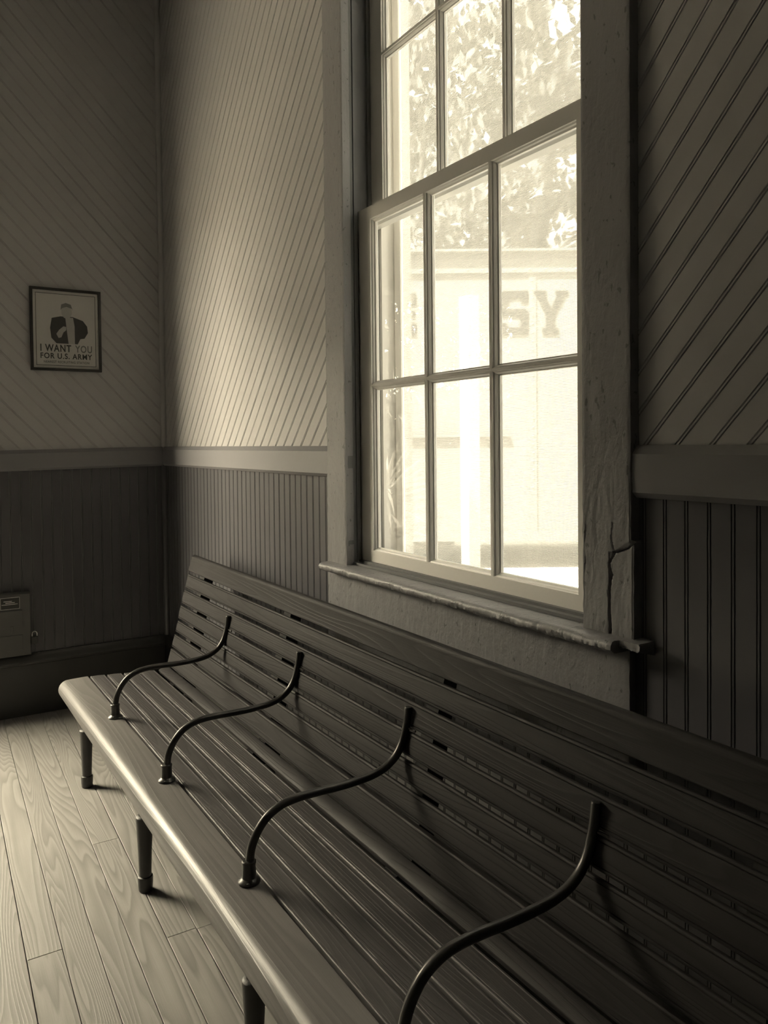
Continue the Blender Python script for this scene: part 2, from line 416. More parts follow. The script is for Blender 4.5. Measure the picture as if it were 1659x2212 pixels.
def rough_board(x0, x1, z0, z1, yf, yb, step=.006, amp=.0016, hfun=None, xfun=None):
    """worn painted board: displaced front, ragged edges, real thickness"""
    bm = bmesh.new()
    nx = max(2, round((x1-x0)/step)); nz = max(2, round((z1-z0)/step))
    G = []
    for j in range(nz+1):
        z = z0+(z1-z0)*j/nz; row = []
        for i in range(nx+1):
            x = x0+(x1-x0)*i/nx
            low = max(0, min(1, (2.2-z)/1.1))
            n1 = noise.noise(Vector((x*22, z*7, 1.3))); n2 = noise.noise(Vector((x*90, z*30, 5.1)))
            h = amp*(.35+1.3*low)*(n1+.6*n2)
            e = min(x-x0, x1-x)
            xx = x
            if i == 0: xx += abs(noise.noise(Vector((3.1, z*16, 0))))*.003*(.3+low)
            if i == nx: xx -= abs(noise.noise(Vector((7.7, z*16, 0))))*.004*(.3+low)
            if e < .003: h -= .0022
            if hfun: h += hfun(x, z)
            if xfun: xx += xfun(x, z)
            row.append(bm.verts.new((xx, yf-h, z)))
        G.append(row)
    for j in range(nz):
        for i in range(nx): bm.faces.new((G[j][i], G[j][i+1], G[j+1][i+1], G[j+1][i]))
    rim = [G[0][i] for i in range(nx+1)]+[G[j][nx] for j in range(1, nz+1)]+[G[nz][i] for i in range(nx-1, -1, -1)]+[G[j][0] for j in range(nz-1, 0, -1)]
    bk = [bm.verts.new((v.co.x, yb, v.co.z)) for v in rim]
    n = len(rim)
    for i in range(n): bm.faces.new((rim[i], bk[i], bk[(i+1) % n], rim[(i+1) % n]))
    bm.faces.new(bk)
    return bm
CT = 3.88
wpart('casing', rough_board(2.301, 2.454, 1.125, CT, -.030, .004), M_TRIM, 40)
# right casing: a long split with a loose chunk at its foot
crk = [(3.835, 1.372), (3.808, 1.345), (3.770, 1.330), (3.755, 1.300), (3.762, 1.275), (3.755, 1.235), (3.757, 1.18), (3.759, 1.125)]
def seg_d(x, z):
    best = 9
    for (ax, az), (bx, bz) in zip(crk, crk[1:]):
        dx, dz = bx-ax, bz-az; t = max(0, min(1, ((x-ax)*dx+(z-az)*dz)/(dx*dx+dz*dz)))
        best = min(best, math.hypot(x-ax-dx*t, z-az-dz*t))
    return best
crk2 = [(3.772, 1.335), (3.763, 1.365), (3.768, 1.40)]
def in_chunk(x, z):
    if z > 1.372: return False
    if z > 1.33:
        return x > 3.770+(z-1.33)/(1.372-1.33)*.065
    return x > 3.757
def hf(x, z):
    h = 0
    d = seg_d(x, z)*(1+.5*noise.noise(Vector((x*60, z*60, 0))))
    if d < .0030: h -= .011*(1-d/.0030)
    for (ax, az), (bx, bz) in zip(crk2, crk2[1:]):
        dx, dz = bx-ax, bz-az; t = max(0, min(1, ((x-ax)*dx+(z-az)*dz)/(dx*dx+dz*dz)))
        if math.hypot(x-ax-dx*t, z-az-dz*t) < .0018: h -= .003
    if in_chunk(x, z): h -= .003
    if z < 1.75:
        d2 = abs(x-3.682-.004*math.sin(z*9))
        if d2 < .0026: h -= .003*noise.noise(Vector((0, z*12, 4)))**2*4
    return h
def xf(x, z): return .006*(x-3.757)/.065 if in_chunk(x, z) else 0
cs = join([rough_board(3.669, 3.822, 1.50, CT, -.030, .004), rough_board(3.669, 3.822, 1.125, 1.50, -.030, .004, step=.0024, amp=.0014, hfun=hf, xfun=xf)])
wpart('casing', cs, M_TRIM, 40, label='casing with a long split and a loose chunk at its foot')
wpart('head_casing', rough_board(2.28, 3.843, CT, CT+.16, -.032, .004, step=.012), M_TRIM, 40)
wpart('apron', rough_board(2.286, 3.812, .74, 1.10, -.024, .004, step=.01, amp=.0013), M_TRIM, 40)
# stool with a ragged nose, broken away at its right end
def stool():
    bm = bmesh.new(); n = 520; rings = []
    x0, x1 = 2.312, 3.866
    prof = [(.04, 1.098), (-.062, 1.098), (-.071, 1.101), (-.077, 1.109), (-.078, 1.118), (-.073, 1.126), (-.064, 1.130), (-.046, 1.131), (-.030, 1.131), (-.010, 1.131), (.015, 1.132), (.04, 1.134)]
    for i in range(n+1):
        x = x0+(x1-x0)*i/n; r = []
        for j, (y, z) in enumerate(prof):
            s = .0034 if 1 <= j <= 7 else .0003
            q = noise.noise(Vector((x*26, j*.45, 2.2)))+.7*noise.noise(Vector((x*95, j*.8, 9)))+.6*noise.noise(Vector((x*230, j*1.3, 4)))
            yy = y+s*q; zz = z+s*.6*q
            if i in (0, n) and j: zz = 1.114+(zz-1.114)*.7; yy = yy+.003
            if x < 2.299 or x > 3.825: yy = min(yy, -.0)
            if x > 3.806 and yy < -.045 and z < 1.116: zz = max(zz, 1.116+.004*q)
            if x > 3.806 and yy < -.052: yy = -.052+.004*q
            r.append(bm.verts.new((x if 0 < i < n else x+.002*q, yy, zz)))
        rings.append(r)
    m = len(prof)
    for a, b in zip(rings, rings[1:]):
        for j in range(m): bm.faces.new((a[j], a[(j+1) % m], b[(j+1) % m], b[j]))
    bm.faces.new(rings[0][::-1]); bm.faces.new(rings[-1])
    # the stool outside the opening stops at the casing face
    return bm
wpart('stool', stool(), M_TRIM, 50)
# sill inside the opening: stepped strips
bm = boxes((2.456, 3.667, .0, .036, 1.132, 1.141), (2.456, 3.667, .022, .037, 1.138, 1.149), (WX0, WX1, .02, .26, 1.08, 1.126))
wpart('sill', bm, M_JAMB)
# jambs: stops, channels, parting beads
def jamb_bm(side):
    bm = bmesh.new()
    def X(d): return (WX0+d) if side < 0 else (WX1-d)
    def bx(d0, d1, y0, y1, z0=1.126, z1=WZ1):
        a, b = sorted((X(d0), X(d1))); box(bm, a, b, y0, y1, z0, z1)
    bx(-.006, .004, .0, .25)
    bx(.003, .0125, -.018, .018); bx(.003, .017, .018, .034)   # inner stop
    bx(.003, .016, .083, .093)                               # parting bead
    bx(.003, .014, .094, .101); 
    return bm
wpart('jamb', jamb_bm(-1), M_JAMB); wpart('jamb', jamb_bm(1), M_JAMB)
def outer_jamb(side):
    def X(d): return (WX0+d) if side < 0 else (WX1-d)
    a, b = sorted((X(-.006), X(.012))); c, d = sorted((X(.0), X(.022)))
    return boxes((a, b, .165, .25, 1.126, WZ1), (c, d, .137, .165, 1.126, WZ1))
wpart('exterior_jamb', outer_jamb(-1), M_SASH); wpart('exterior_jamb', outer_jamb(1), M_SASH)
wpart('head_jamb', boxes((WX0, WX1, 0, .25, WZ1-.03, WZ1)), M_JAMB)
wpart('exterior_frame', boxes((2.36, 2.462, .24, .275, 1.05, 3.9), (3.66, 3.76, .24, .275, 1.05, 3.9), (2.462, 3.66, .24, .275, 3.72, 3.9), (2.3, 3.8, .24, .31, 1.0, 1.08)), M_EXT)

SX0, SX1 = 2.4455, 3.6775
def sash(z_bot, z_g0, z_bar, z_g1, z_top, yf, label):
    """six-light sash: yf is its room face"""
    yb = yf+.036; yg = yf+.022
    gx0, gx1 = 2.548, 3.575
    bm = bmesh.new()
    box(bm, SX0, gx0-.012, yf, yb, z_bot, z_top); box(bm, gx1+.012, SX1, yf, yb, z_bot, z_top)
    box(bm, gx0-.012, gx1+.012, yf, yb, z_bot, z_g0-.012); box(bm, gx0-.012, gx1+.012, yf, yb, z_g1+.012, z_top)
    half = [(0, yf), (.006, yf+.0005), (.0065, yf+.004), (.012, yf+.006), (.016, yf+.012), (.017, yf+.016), (.022, yf+.017), (.0225, yf+.026), (.012, yb), (0, yb)]
    # sticking around the outer frame
    edge = [(-.002, yf+.0005), (0, yf+.001), (.001, yf+.005), (.005, yf+.007), (.007, yf+.013), (.012, yf+.016), (.012, yf+.027), (-.002, yb)]
    zA, zB = z_g0-.012, z_g1+.012
    prism(bm, edge, zA, zB, lambda p, a: (gx0-.012+p[0], p[1], a))
    prism(bm, edge, zA, zB, lambda p, a: (gx1+.012-p[0], p[1], a))
    prism(bm, edge, gx0-.012, gx1+.012, lambda p, a: (a, p[1], zA+p[0]))
    prism(bm, edge, gx0-.012, gx1+.012, lambda p, a: (a, p[1], zB-p[0]))
    mx = [gx0+(gx1-gx0)*k/3 for k in (1, 2)]
    full = half+[(-a, b) for a, b in half[::-1][1:-1]]
    full = [(a, b) for a, b in half] + [(-a, b) for a, b in half[-2:0:-1]]
    for m in mx: prism(bm, full, zA, zB, lambda p, a, m=m: (m+p[0], p[1], a))
    barp = [(a*.78, b) for a, b in full]
    prism(bm, barp, gx0-.012, gx1+.012, lambda p, a: (a, p[1]+.0003, z_bar+p[0]))
    o = wpart('sash', bm, M_SASH, label=label)
    xs = [gx0-.004]+mx+[gx1+.004]
    zs = [z_g0-.004, z_bar, z_g1+.004]
    for a in range(3):
        for b in range(2):
            gb = boxes((xs[a]+.003, xs[a+1]-.003, yg, yg+.003, zs[b]+.003, zs[b+1]-.003))
            p = obj('glass_pane', gb, M_GLASS); p.parent = o
    return o
sash(1.127, 1.203, 1.815, 2.427, 2.487, .041, 'lower sash with six lights')
sash(2.432, 2.487, 3.066, 3.66, 3.77, .099, 'upper sash with six lights')
ssn = wpart('insect_screen', boxes((2.50, 3.62, .2105, .2115, 1.13, 3.75)), M_SCREEN)
fr = obj('screen_frame', boxes((2.455, 2.497, .200, .222, 1.10, 3.77), (3.622, 3.664, .200, .222, 1.10, 3.77), (2.497, 3.622, .200, .222, 1.10, 1.135)), M_SASH); fr.parent = ssn

# ------------------------------------------------------------------ bench
BX0, BX1 = 1.045, 5.50
bench = empty('waiting_bench', (BX0, -.5, 0))
tag(bench, 'long dark slatted wooden waiting bench with iron dividing armrests, beneath the window', 'bench')
def bpart(name, bm, mat, smooth=False, label=None, parent=None):
    o = obj(name, bm, mat, smooth=smooth, label=label)
    if parent is None: return under(o, bench)
    o.parent = parent; return o
def slat_bm(prof, x0, x1, sd, vv=0, jit=.0):
    """prof: closed (y,z) polygon; UV along x and across the profile"""
    bm = bmesh.new(); uvl = bm.loops.layers.uv.new('UVMap'); s_ = bm.verts.layers.float.new('seed')
    n = 40; rings = []
    for i in range(n+1):
        x = x0+(x1-x0)*i/n; r = []
        dy = .0012*noise.noise(Vector((x*.9, sd*50, 0))); dz = .0014*noise.noise(Vector((x*.8, sd*50, 7)))
        for y, z in prof: r.append(bm.verts.new((x, y+dy, z+dz)))
        rings.append(r)
    m = len(prof); acc = [0]
    for j in range(m): acc.append(acc[-1]+math.dist(prof[j], prof[(j+1) % m]))
    for a, b in zip(rings, rings[1:]):
        for j in range(m):
            f = bm.faces.new((a[j], a[(j+1) % m], b[(j+1) % m], b[j]))
            for lp, uv in zip(f.loops, ((a[j].co.x, acc[j]), (a[j].co.x, acc[j+1]), (b[j].co.x, acc[j+1]), (b[j].co.x, acc[j]))): lp[uvl].uv = uv
    for r in (rings[0][::-1], rings[-1]):
        f = bm.faces.new(r)
        for lp in f.loops: lp[uvl].uv = (lp.vert.co.x+lp.vert.co.y*.3, lp.vert.co.z)
    for v in bm.verts: v[s_] = sd
    return bm
def flat_slat(a, b, th=.019, groove=True, r=.0035):
    """a, b = ends of the visible face in (y,z); body lies behind it. Bead groove near both edges"""
    a, b = Vector(a), Vector(b); d = (b-a); L = d.length; d.normalize(); nrm = Vector((-d.y, d.x))   # outward (up / to the front)
    P = []
    def p(s, h): q = a+d*s+nrm*h; P.append((q.x, q.y))
    p(0, -th); p(0, -r); p(r*.35, -r*.35); p(r, 0)
    if groove:
        gs = (.0085, .0135) if L > .05 else ()
        if gs: p(gs[0]-.0015, 0); p(gs[0], -.003); p(gs[0]+.0015, -.0004)
        p(L*.5, .0006)
        if gs: p(L-gs[0]-.0015, -.0004); p(L-gs[0], -.003); p(L-gs[0]+.0015, 0)
    p(L-r, 0); p(L-r*.35, -r*.35); p(L, -r); p(L, -th)
    return P
# front board with rounded nose
fb = [(-.7055, .440), (-.7055, .4615), (-.708, .465), (-.722, .4655), (-.790, .4640)]
for k in range(1, 13):
    t = PI/2+k*PI/12*.98; fb.append((-.799+.0455*math.cos(t), .4185+.0455*math.sin(t)))
fb += [(-.770, .372), (-.755, .380), (-.750, .440)]
bpart('front_board', slat_bm(fb, BX0, BX1, .31), M_NOSE, 35, label='wide front board with a rounded worn nose')
seat = [((-.6965, .4635), (-.6265, .4600)), ((-.6165, .4595), (-.5465, .4555)), ((-.5365, .4545), (-.4655, .4500)), ((-.4555, .4490), (-.3800, .4425))]
for i, (a, b) in enumerate(seat):
    bpart('seat_slat', slat_bm(flat_slat(b, a)[::1] if False else [(y, z) for y, z in flat_slat(a, b)], BX0+.004*((i*7) % 3), BX1, .1+.137*i), M_SEAT, 35)
back = [((-.3620, .4380), (-.3185, .4590)), ((-.3165, .4610), (-.2950, .5420)), ((-.2925, .5530), (-.2752, .6155)), ((-.2730, .6290), (-.2577, .6835)), ((-.2550, .6960), (-.2393, .7600)), ((-.2360, .7720), (-.2193, .8400)), ((-.2165, .8530), (-.1983, .9210))]
for i, (a, b) in enumerate(back):
    bpart('back_slat', slat_bm(flat_slat(a, b, th=.019 if i < 2 else .011), BX0+.003*((i*5) % 4), BX1, .05+.113*i), M_BENCH, 35)
tp = [(-.193, .936), (-.1955, .939), (-.1945, .944), (-.1775, .996)]
for k in range(0, 9):
    t = PI*.98-k*PI/8*.95; tp.append((-.1605+.0165*math.cos(t), .999+.0185*math.sin(t)))
tp += [(-.146, .985), (-.168, .930)]
bpart('top_rail', slat_bm(tp, BX0, BX1, .77), M_BENCH, 35)
# supports under the slats and uprights behind, one per leg pair
LEGX = [1.235, 2.248, 3.262, 4.276, 5.29]
def under_prof():
    top = [(-.78, .372)]
    top += [(-.745, .435), (-.62, .440), (-.46, .430), (-.385, .422), (-.352, .414), (-.305, .430), (-.297, .458), (-.272, .548), (-.2625, .618), (-.2435, .690), (-.2245, .765), (-.205, .845), (-.186, .925), (-.160, .985)]
    bot = [(-.125, .985), (-.150, .86), (-.19, .66), (-.225, .50), (-.24, .37), (-.32, .36), (-.5, .385), (-.70, .355)]
    return top+bot
for x in LEGX:
    bm = bmesh.new(); prism(bm, under_prof(), x-.03, x+.03, lambda p, a: (a, p[0], p[1]))
    bpart('support_frame', bm, M_SUPP)
    bm = bmesh.new(); lathe(bm, [(.019, .26), (.0195, .285), (.022, .30), (.021, .37)][::1], (x, -.757, 0), 24)
    lathe(bm, [(.0215, .050), (.0225, .09), (.0245, .15), (.0275, .21), (.0302, .258), (.0300, .268), (.026, .272), (.019, .274)], (x, -.757, 0), 24)
    lg = bpart('leg', bm, M_LEG, 40)
    bm = bmesh.new(); lathe(bm, [(.0225, 0), (.0245, .004), (.0262, .022), (.0268, .044), (.0262, .052), (.0215, .055)], (x, -.757, 0), 24)
    ft = obj('foot', bm, M_LEG, smooth=40); ft.parent = lg
    bm = bmesh.new(); lathe(bm, [(.0215, .0), (.0225, .09), (.0275, .21), (.0302, .26), (.022, .29), (.021, .368)], (x, -.27, 0), 20)
    bpart('leg', bm, M_LEG, 40)
# armrests
ap = [(-.733, .452), (-.733, .48), (-.731, .515), (-.725, .553), (-.708, .590), (-.680, .622), (-.642, .642), (-.600, .650), (-.550, .6515), (-.480, .650), (-.415, .651), (-.360, .656), (-.316, .668), (-.280, .692), (-.257, .725), (-.243, .765), (-.236, .800), (-.233, .828)]
ARMX = [1.722, 2.452, 3.180, 3.902, 4.63]
proto = None
for i, x in enumerate(ARMX):
    bm = bmesh.new(); path = smooth_path([(x, y, z) for y, z in ap], 5)
    rr = [.0113]*len(path); rr[-1] = .0095; 
    tube(bm, path, rr, 16)
    arm = bpart('armrest', bm, M_IRON, 50)
    bm = bmesh.new(); lathe(bm, [(.029, .0), (.0295, .003), (.028, .006), (.0215, .010), (.0185, .013), (.0175, .048), (.0188, .050), (.0188, .055), (.0165, .0575), (.012, .058)], (x, -.733, .4655), 24)
    fo = obj('flange', bm, M_IRON, smooth=35); fo.parent = arm
    for a in (2.3, 4.1, 5.8):
        bm = bmesh.new(); lathe(bm, [(.0036, 0), (.0036, .0018), (.002, .0026)], (x+.0235*math.cos(a), -.733+.0235*math.sin(a), .4715), 10)
        sc = obj('screw', bm, M_LEG, smooth=40); sc.parent = arm
    bm = bmesh.new(); tube(bm, [(x+.003, -.240, .770), (x+.020, -.236, .768), (x+.034, -.232, .766)], .0035, 8)
    br = obj('bracket', bm, M_IRON, smooth=40); br.parent = arm

# ------------------------------------------------------------------ framed poster on the end wall
PY0, PY1, PZ0, PZ1 = -.796, -.392, 2.052, 2.547
pic = empty('framed_poster', (0.0, (PY0+PY1)/2, PZ0))
tag(pic, 'small recruiting poster in a thin black frame hanging on the diagonal board wall', 'poster')
def pp(name, bm, mat, **k): return under(obj(name, bm, mat, **k), pic)
fw = .0155
def poly_x(bm, pts, x):  # flat raised shape on the print, pts in (u,v) fractions from top-left
    vs = [bm.verts.new((x, PY0+(PY1-PY0)*u, PZ1-(PZ1-PZ0)*v)) for u, v in pts]
    f = bm.faces.new(vs)
    r = bmesh.ops.extrude_face_region(bm, geom=[f])
    for v in r['geom']:
        if isinstance(v, bmesh.types.BMVert): v.co.x -= .0004
bm = bmesh.new()
for (a, b, c, d) in ((PY0, PY1, PZ0, PZ0+fw), (PY0, PY1, PZ1-fw, PZ1), (PY0, PY0+fw, PZ0+fw, PZ1-fw), (PY1-fw, PY1, PZ0+fw, PZ1-fw)): box(bm, .001, .022, a, b, c, d)
pp('frame', bm, M_BLACK)
pr = pp('print', boxes((.002, .010, PY0+.012, PY1-.012, PZ0+.012, PZ1-.012)), M_PAPER)
def bord(i, t):
    bm = bmesh.new(); u0, u1, v0, v1 = i/(PY1-PY0), 1-i/(PY1-PY0), i/(PZ1-PZ0), 1-i/(PZ1-PZ0)
    tu, tv = t/(PY1-PY0), t/(PZ1-PZ0)
    for a, b, c, d in ((u0, u1, v0, v0+tv), (u0, u1, v1-tv, v1), (u0, u0+tu, v0, v1), (u1-tu, u1, v0, v1)):
        poly_x(bm, [(a, c), (b, c), (b, d), (a, d)], .0108)
    return bm
b_ = obj('border_line', bord(.031, .003), M_INK); b_.parent = pr
def blob(pts, x, mat, name):
    bm = bmesh.new(); poly_x(bm, pts, x); o = obj(name, bm, mat); o.parent = pr
def ell(cx, cy, rx, ry, n=28): return [(cx+rx*math.cos(2*PI*i/n), cy+ry*math.sin(2*PI*i/n)) for i in range(n)]
# generic half-length figure standing in for the printed artwork
blob([(.30, .36), (.42, .335), (.60, .335), (.74, .375), (.80, .44), (.81, .52), (.76, .59), (.70, .60), (.66, .665), (.36, .665), (.29, .60), (.275, .48)], .0108, M_INK, 'figure')
blob([(.49, .345), (.60, .345), (.62, .45), (.62, .665), (.53, .665), (.51, .52)], .0113, M_INKL, 'shirt')
blob(ell(.51, .275, .075, .085), .0115, M_INKL, 'face')
blob([(.425, .26), (.435, .19), (.50, .168), (.57, .185), (.60, .26), (.585, .235), (.51, .215), (.445, .235)], .0118, M_INKG, 'hair')
blob([(.36, .55), (.40, .50), (.46, .455), (.50, .46), (.50, .50), (.46, .53), (.43, .59), (.39, .60)], .0116, M_INKL, 'hand')
def text(s, u0, u1, v0, v1, mat, name='lettering', bold=.0):
    cu = bpy.data.curves.new('t', 'FONT'); cu.body = s; cu.size = 1; cu.offset = bold; cu.extrude = .0; cu.space_character = 1.14
    to = bpy.data.objects.new('t', cu); COL.objects.link(to)
    dg = bpy.context.evaluated_depsgraph_get(); me = bpy.data.meshes.new_from_object(to.evaluated_get(dg))
    bpy.data.objects.remove(to); bpy.data.curves.remove(cu)
    xs = [v.co.x for v in me.vertices]; ys = [v.co.y for v in me.vertices]
    x0, x1, y0, y1 = min(xs), max(xs), min(ys), max(ys)
    for v in me.vertices:
        u = u0+(u1-u0)*(v.co.x-x0)/(x1-x0); w = v1+(v0-v1)*(v.co.y-y0)/(y1-y0)
        v.co = Vector((.0122, PY0+(PY1-PY0)*u, PZ1-(PZ1-PZ0)*w))
    me.materials.clear(); me.materials.append(mat)
    o = bpy.data.objects.new(name, me); COL.objects.link(o); o.parent = pr
text('I WANT', .135, .565, .680, .768, M_INK, bold=.022)
text('YOU', .620, .865, .680, .768, M_INKG, bold=.022)
text('FOR U.S. ARMY', .135, .865, .785, .853, M_INK, bold=.022)
text('NEAREST RECRUITING STATION', .180, .820, .878, .906, M_INK, bold=.01)

# ------------------------------------------------------------------ metal locker low on the end wall, with its padlock
LY0, LY1, LZ0, LZ1 = -1.34, -.829, .368, .740
lk = empty('wall_locker', (0.004, (LY0+LY1)/2, LZ0))
tag(lk, 'dark metal wall locker with a padlocked door, low on the end wall above the baseboard', 'locker')
def lp_(name, bm, mat, parent=None, **k):
    o = obj(name, bm, mat, **k)
    if parent: o.parent = parent; return o
    return under(o, lk)
lp_('body', bevel(boxes((.002, .050, LY0, LY1, LZ0, LZ1)), .003), M_LOCKER)
dr = lp_('door', bevel(boxes((.0505, .058, LY0+.006, LY1-.004, LZ0+.004, LZ1-.006)), .002), M_LOCKER)
lp_('flap', bevel(boxes((.0585, .064, LY0+.05, -.876, .545, .640)), .002), M_LOCKER, dr)
lp_('catch', bevel(boxes((.0645, .068, -.945, -.925, .508, .55)), .0015), M_LOCKER, dr)
lp_('drawer_panel', bevel(boxes((.0585, .0625, LY0+.05, -.876, .405, .495)), .002), M_LOCKER, dr)
bm = boxes((.0585, .061, -.992, -.889, .650, .652), (.0585, .061, -.992, -.889, .716, .719), (.0585, .061, -.992, -.990, .652, .716), (.0585, .061, -.891, -.889, .652, .716), (.0585, .0605, -.975, -.93, .695, .699), (.0585, .0605, -.965, -.915, .686, .690), (.0585, .0605, -.985, -.900, .677, .680))
pl = lp_('maker_plate', boxes((.0585, .0595, -.991, -.890, .651, .718)), M_LEG, dr)
o = obj('plate_rim', bm, M_STEEL); o.parent = dr
lp_('hasp', bevel(boxes((.056, .062, -.835, -.795, .492, .506)), .001), M_LOCKER)
pdk = empty('padlock', (.060, -.812, .43))
tag(pdk, 'small black padlock with a steel shackle hanging from the wall locker', 'padlock')
def pk(name, bm, mat, **k): return under(obj(name, bm, mat, **k), pdk)
pk('body', bevel(boxes((.050, .070, -.832, -.793, .432, .476)), .004), M_LEG)
bm = bmesh.new(); tube(bm, [(.060, -.826, .474), (.060, -.826, .490)]+[(.060, -.8125+.0135*math.cos(t), .490+.0145*math.sin(t)) for t in [PI*(1-k/10) for k in range(1, 10)]]+[(.060, -.799, .490), (.060, -.799, .474)], .0032, 10)
pk('shackle', bm, M_STEEL, smooth=50)

# ------------------------------------------------------------------ outdoors
gr = struct(obj('ground', boxes((-60, 60, .6, 70, -.35, -.20), (-60, -.5, -60, .6, -.35, -.20)), M_GROUND))
struct(obj('platform', boxes((-2.2, -.16, -6.5, 2.6, -.2, -.02), (-.16, 9, .31, 2.6, -.2, -.02)), M_PORCH))
# boxcar: stands square to the line of sight
D = 11.0
base = CAM + Fv*D; base.z = 0
along = Vector((Rv.x, Rv.y, 0)).normalized(); outw = Vector((-Fv.x, -Fv.y, 0)).normalized()
car = empty('boxcar', (base.x, base.y, -.2))
tag(car, 'pale riveted railway boxcar with dark slab lettering standing outside the window', 'boxcar')
def cw(s, q, z): return base + along*s + outw*q + Vector((0, 0, z))
def cbox(bm, s0, s1, q0, q1, z0, z1):
    vs = [bm.verts.new(cw(s, q, z)) for s in (s0, s1) for q in (q0, q1) for z in (z0, z1)]
    for f in ((0, 1, 3, 2), (4, 6, 7, 5), (0, 4, 5, 1), (2, 3, 7, 6), (0, 2, 6, 4), (1, 5, 7, 3)): bm.faces.new([vs[i] for i in f])
def cpart(name, bm, mat, **k): return under(obj(name, bm, mat, **k), car)
k_ = D/F_PX
def S(px): return (px-829.5)*k_ 
def Z(py): return 1.6 + (957-py)*k_
bm = bmesh.new(); cbox(bm, -2.4, 8.0, -2.8, -.02, .20, Z(552)); cpart('body', bm, M_CARP)
side = bmesh.new()
cbox(side, -2.4, 8.0, -.02, .0, .20, Z(596)); cbox(side, -2.4, 8.0, -.02, .03, Z(596), Z(566)); cbox(side, -2.4, 8.0, -.02, .012, Z(566), Z(552))
for s in (S(1152), S(1152)+2.6, S(1152)-2.1): cbox(side, s-.05, s+.05, 0, .012, .20, Z(596))
cbox(side, -2.4, 8.0, 0, .02, .20, .34)
sp = cpart('side_panel', side, M_CARP)
rv = bmesh.new()
def rivet(s, z, r=.018, q=.0):
    r0 = [rv.verts.new(cw(s+r*math.cos(a*PI/4), q, z+r*math.sin(a*PI/4))) for a in range(8)]
    t = rv.verts.new(cw(s, q+.014, z))
    for i in range(8): rv.faces.new((r0[i], r0[(i+1) % 8], t))
for i in range(46): rivet(-1.6+i*.215, Z(590), .02, .03); 
for i in range(46): rivet(-1.6+i*.215+.1, Z(560), .028, .012)
for i in range(26): rivet(S(1152), .95+i*.12, .014, .012)
o = obj('rivets', rv, M_CARP); o.parent = sp; o['kind'] = 'stuff'
roof = bmesh.new()
prism(roof, [(.10, Z(552)), (.10, Z(547)), (-1.4, Z(547)+.22), (-2.9, Z(547)), (-2.9, Z(552))], -2.5, 8.1, lambda p, a: cw(a, p[0], p[1]))
cpart('roof', roof, M_CARP)
bm = bmesh.new(); cbox(bm, -2.4, S(1100), .0, .05, Z(947), Z(942)); cpart('door_track', bm, M_CARP)
def letter(rects_or_polys, name):
    bm = bmesh.new()
    for pts in rects_or_polys:
        vs = [bm.verts.new(cw(S(x), .016, Z(y))) for x, y in pts]; f = bm.faces.new(vs)
        r = bmesh.ops.extrude_face_region(bm, geom=[f])
        for v in r['geom']:
            if isinstance(v, bmesh.types.BMVert): v.co -= outw*.012
    o = obj(name, bm, M_CARL, label='slab letter painted darker than the boxcar side'); o.parent = sp
def R_(x0, x1, y0, y1): return [(x0, y0), (x1, y0), (x1, y1), (x0, y1)]
def Lx(x): return x
Sx = 1082
letter([[(Sx+8, 635), (Sx+60, 635), (Sx+60, 659), (Sx+46, 659), (Sx+46, 650), (Sx+18, 650), (Sx+18, 674), (Sx+54, 674), (Sx+62, 682), (Sx+62, 720), (Sx+54, 728), (Sx, 728), (Sx, 703), (Sx+14, 703), (Sx+14, 713), (Sx+44, 713), (Sx+44, 689), (Sx+8, 689), (Sx, 681), (Sx, 643)]], 'letter')
letter([[(1155, 635), (1181, 635), (1181, 643), (1177, 643), (1192, 672), (1206, 643), (1202, 643), (1202, 635), (1228, 635), (1228, 643), (1223, 643), (1199, 687), (1199, 715), (1207, 715), (1207, 728), (1173, 728), (1173, 715), (1181, 715), (1181, 687), (1159, 643), (1155, 643)]], 'letter')
letter([[(836, 637), (901, 637), (901, 661), (888, 661), (888, 651), (862, 651), (862, 674), (898, 674), (898, 688), (862, 688), (862, 713), (888, 713), (888, 700), (901, 700), (901, 727), (836, 727)]], 'letter')
for s in (-1.2, .6, 4.8, 6.6):
    wh = bmesh.new(); prism(wh, [(.42*math.cos(2*PI*i/24), .42*math.sin(2*PI*i/24)) for i in range(24)], -.30, -.44, lambda p, a, s=s: cw(s+p[0], a, .22+p[1]))
    cpart('wheel', wh, M_LEG, smooth=30)

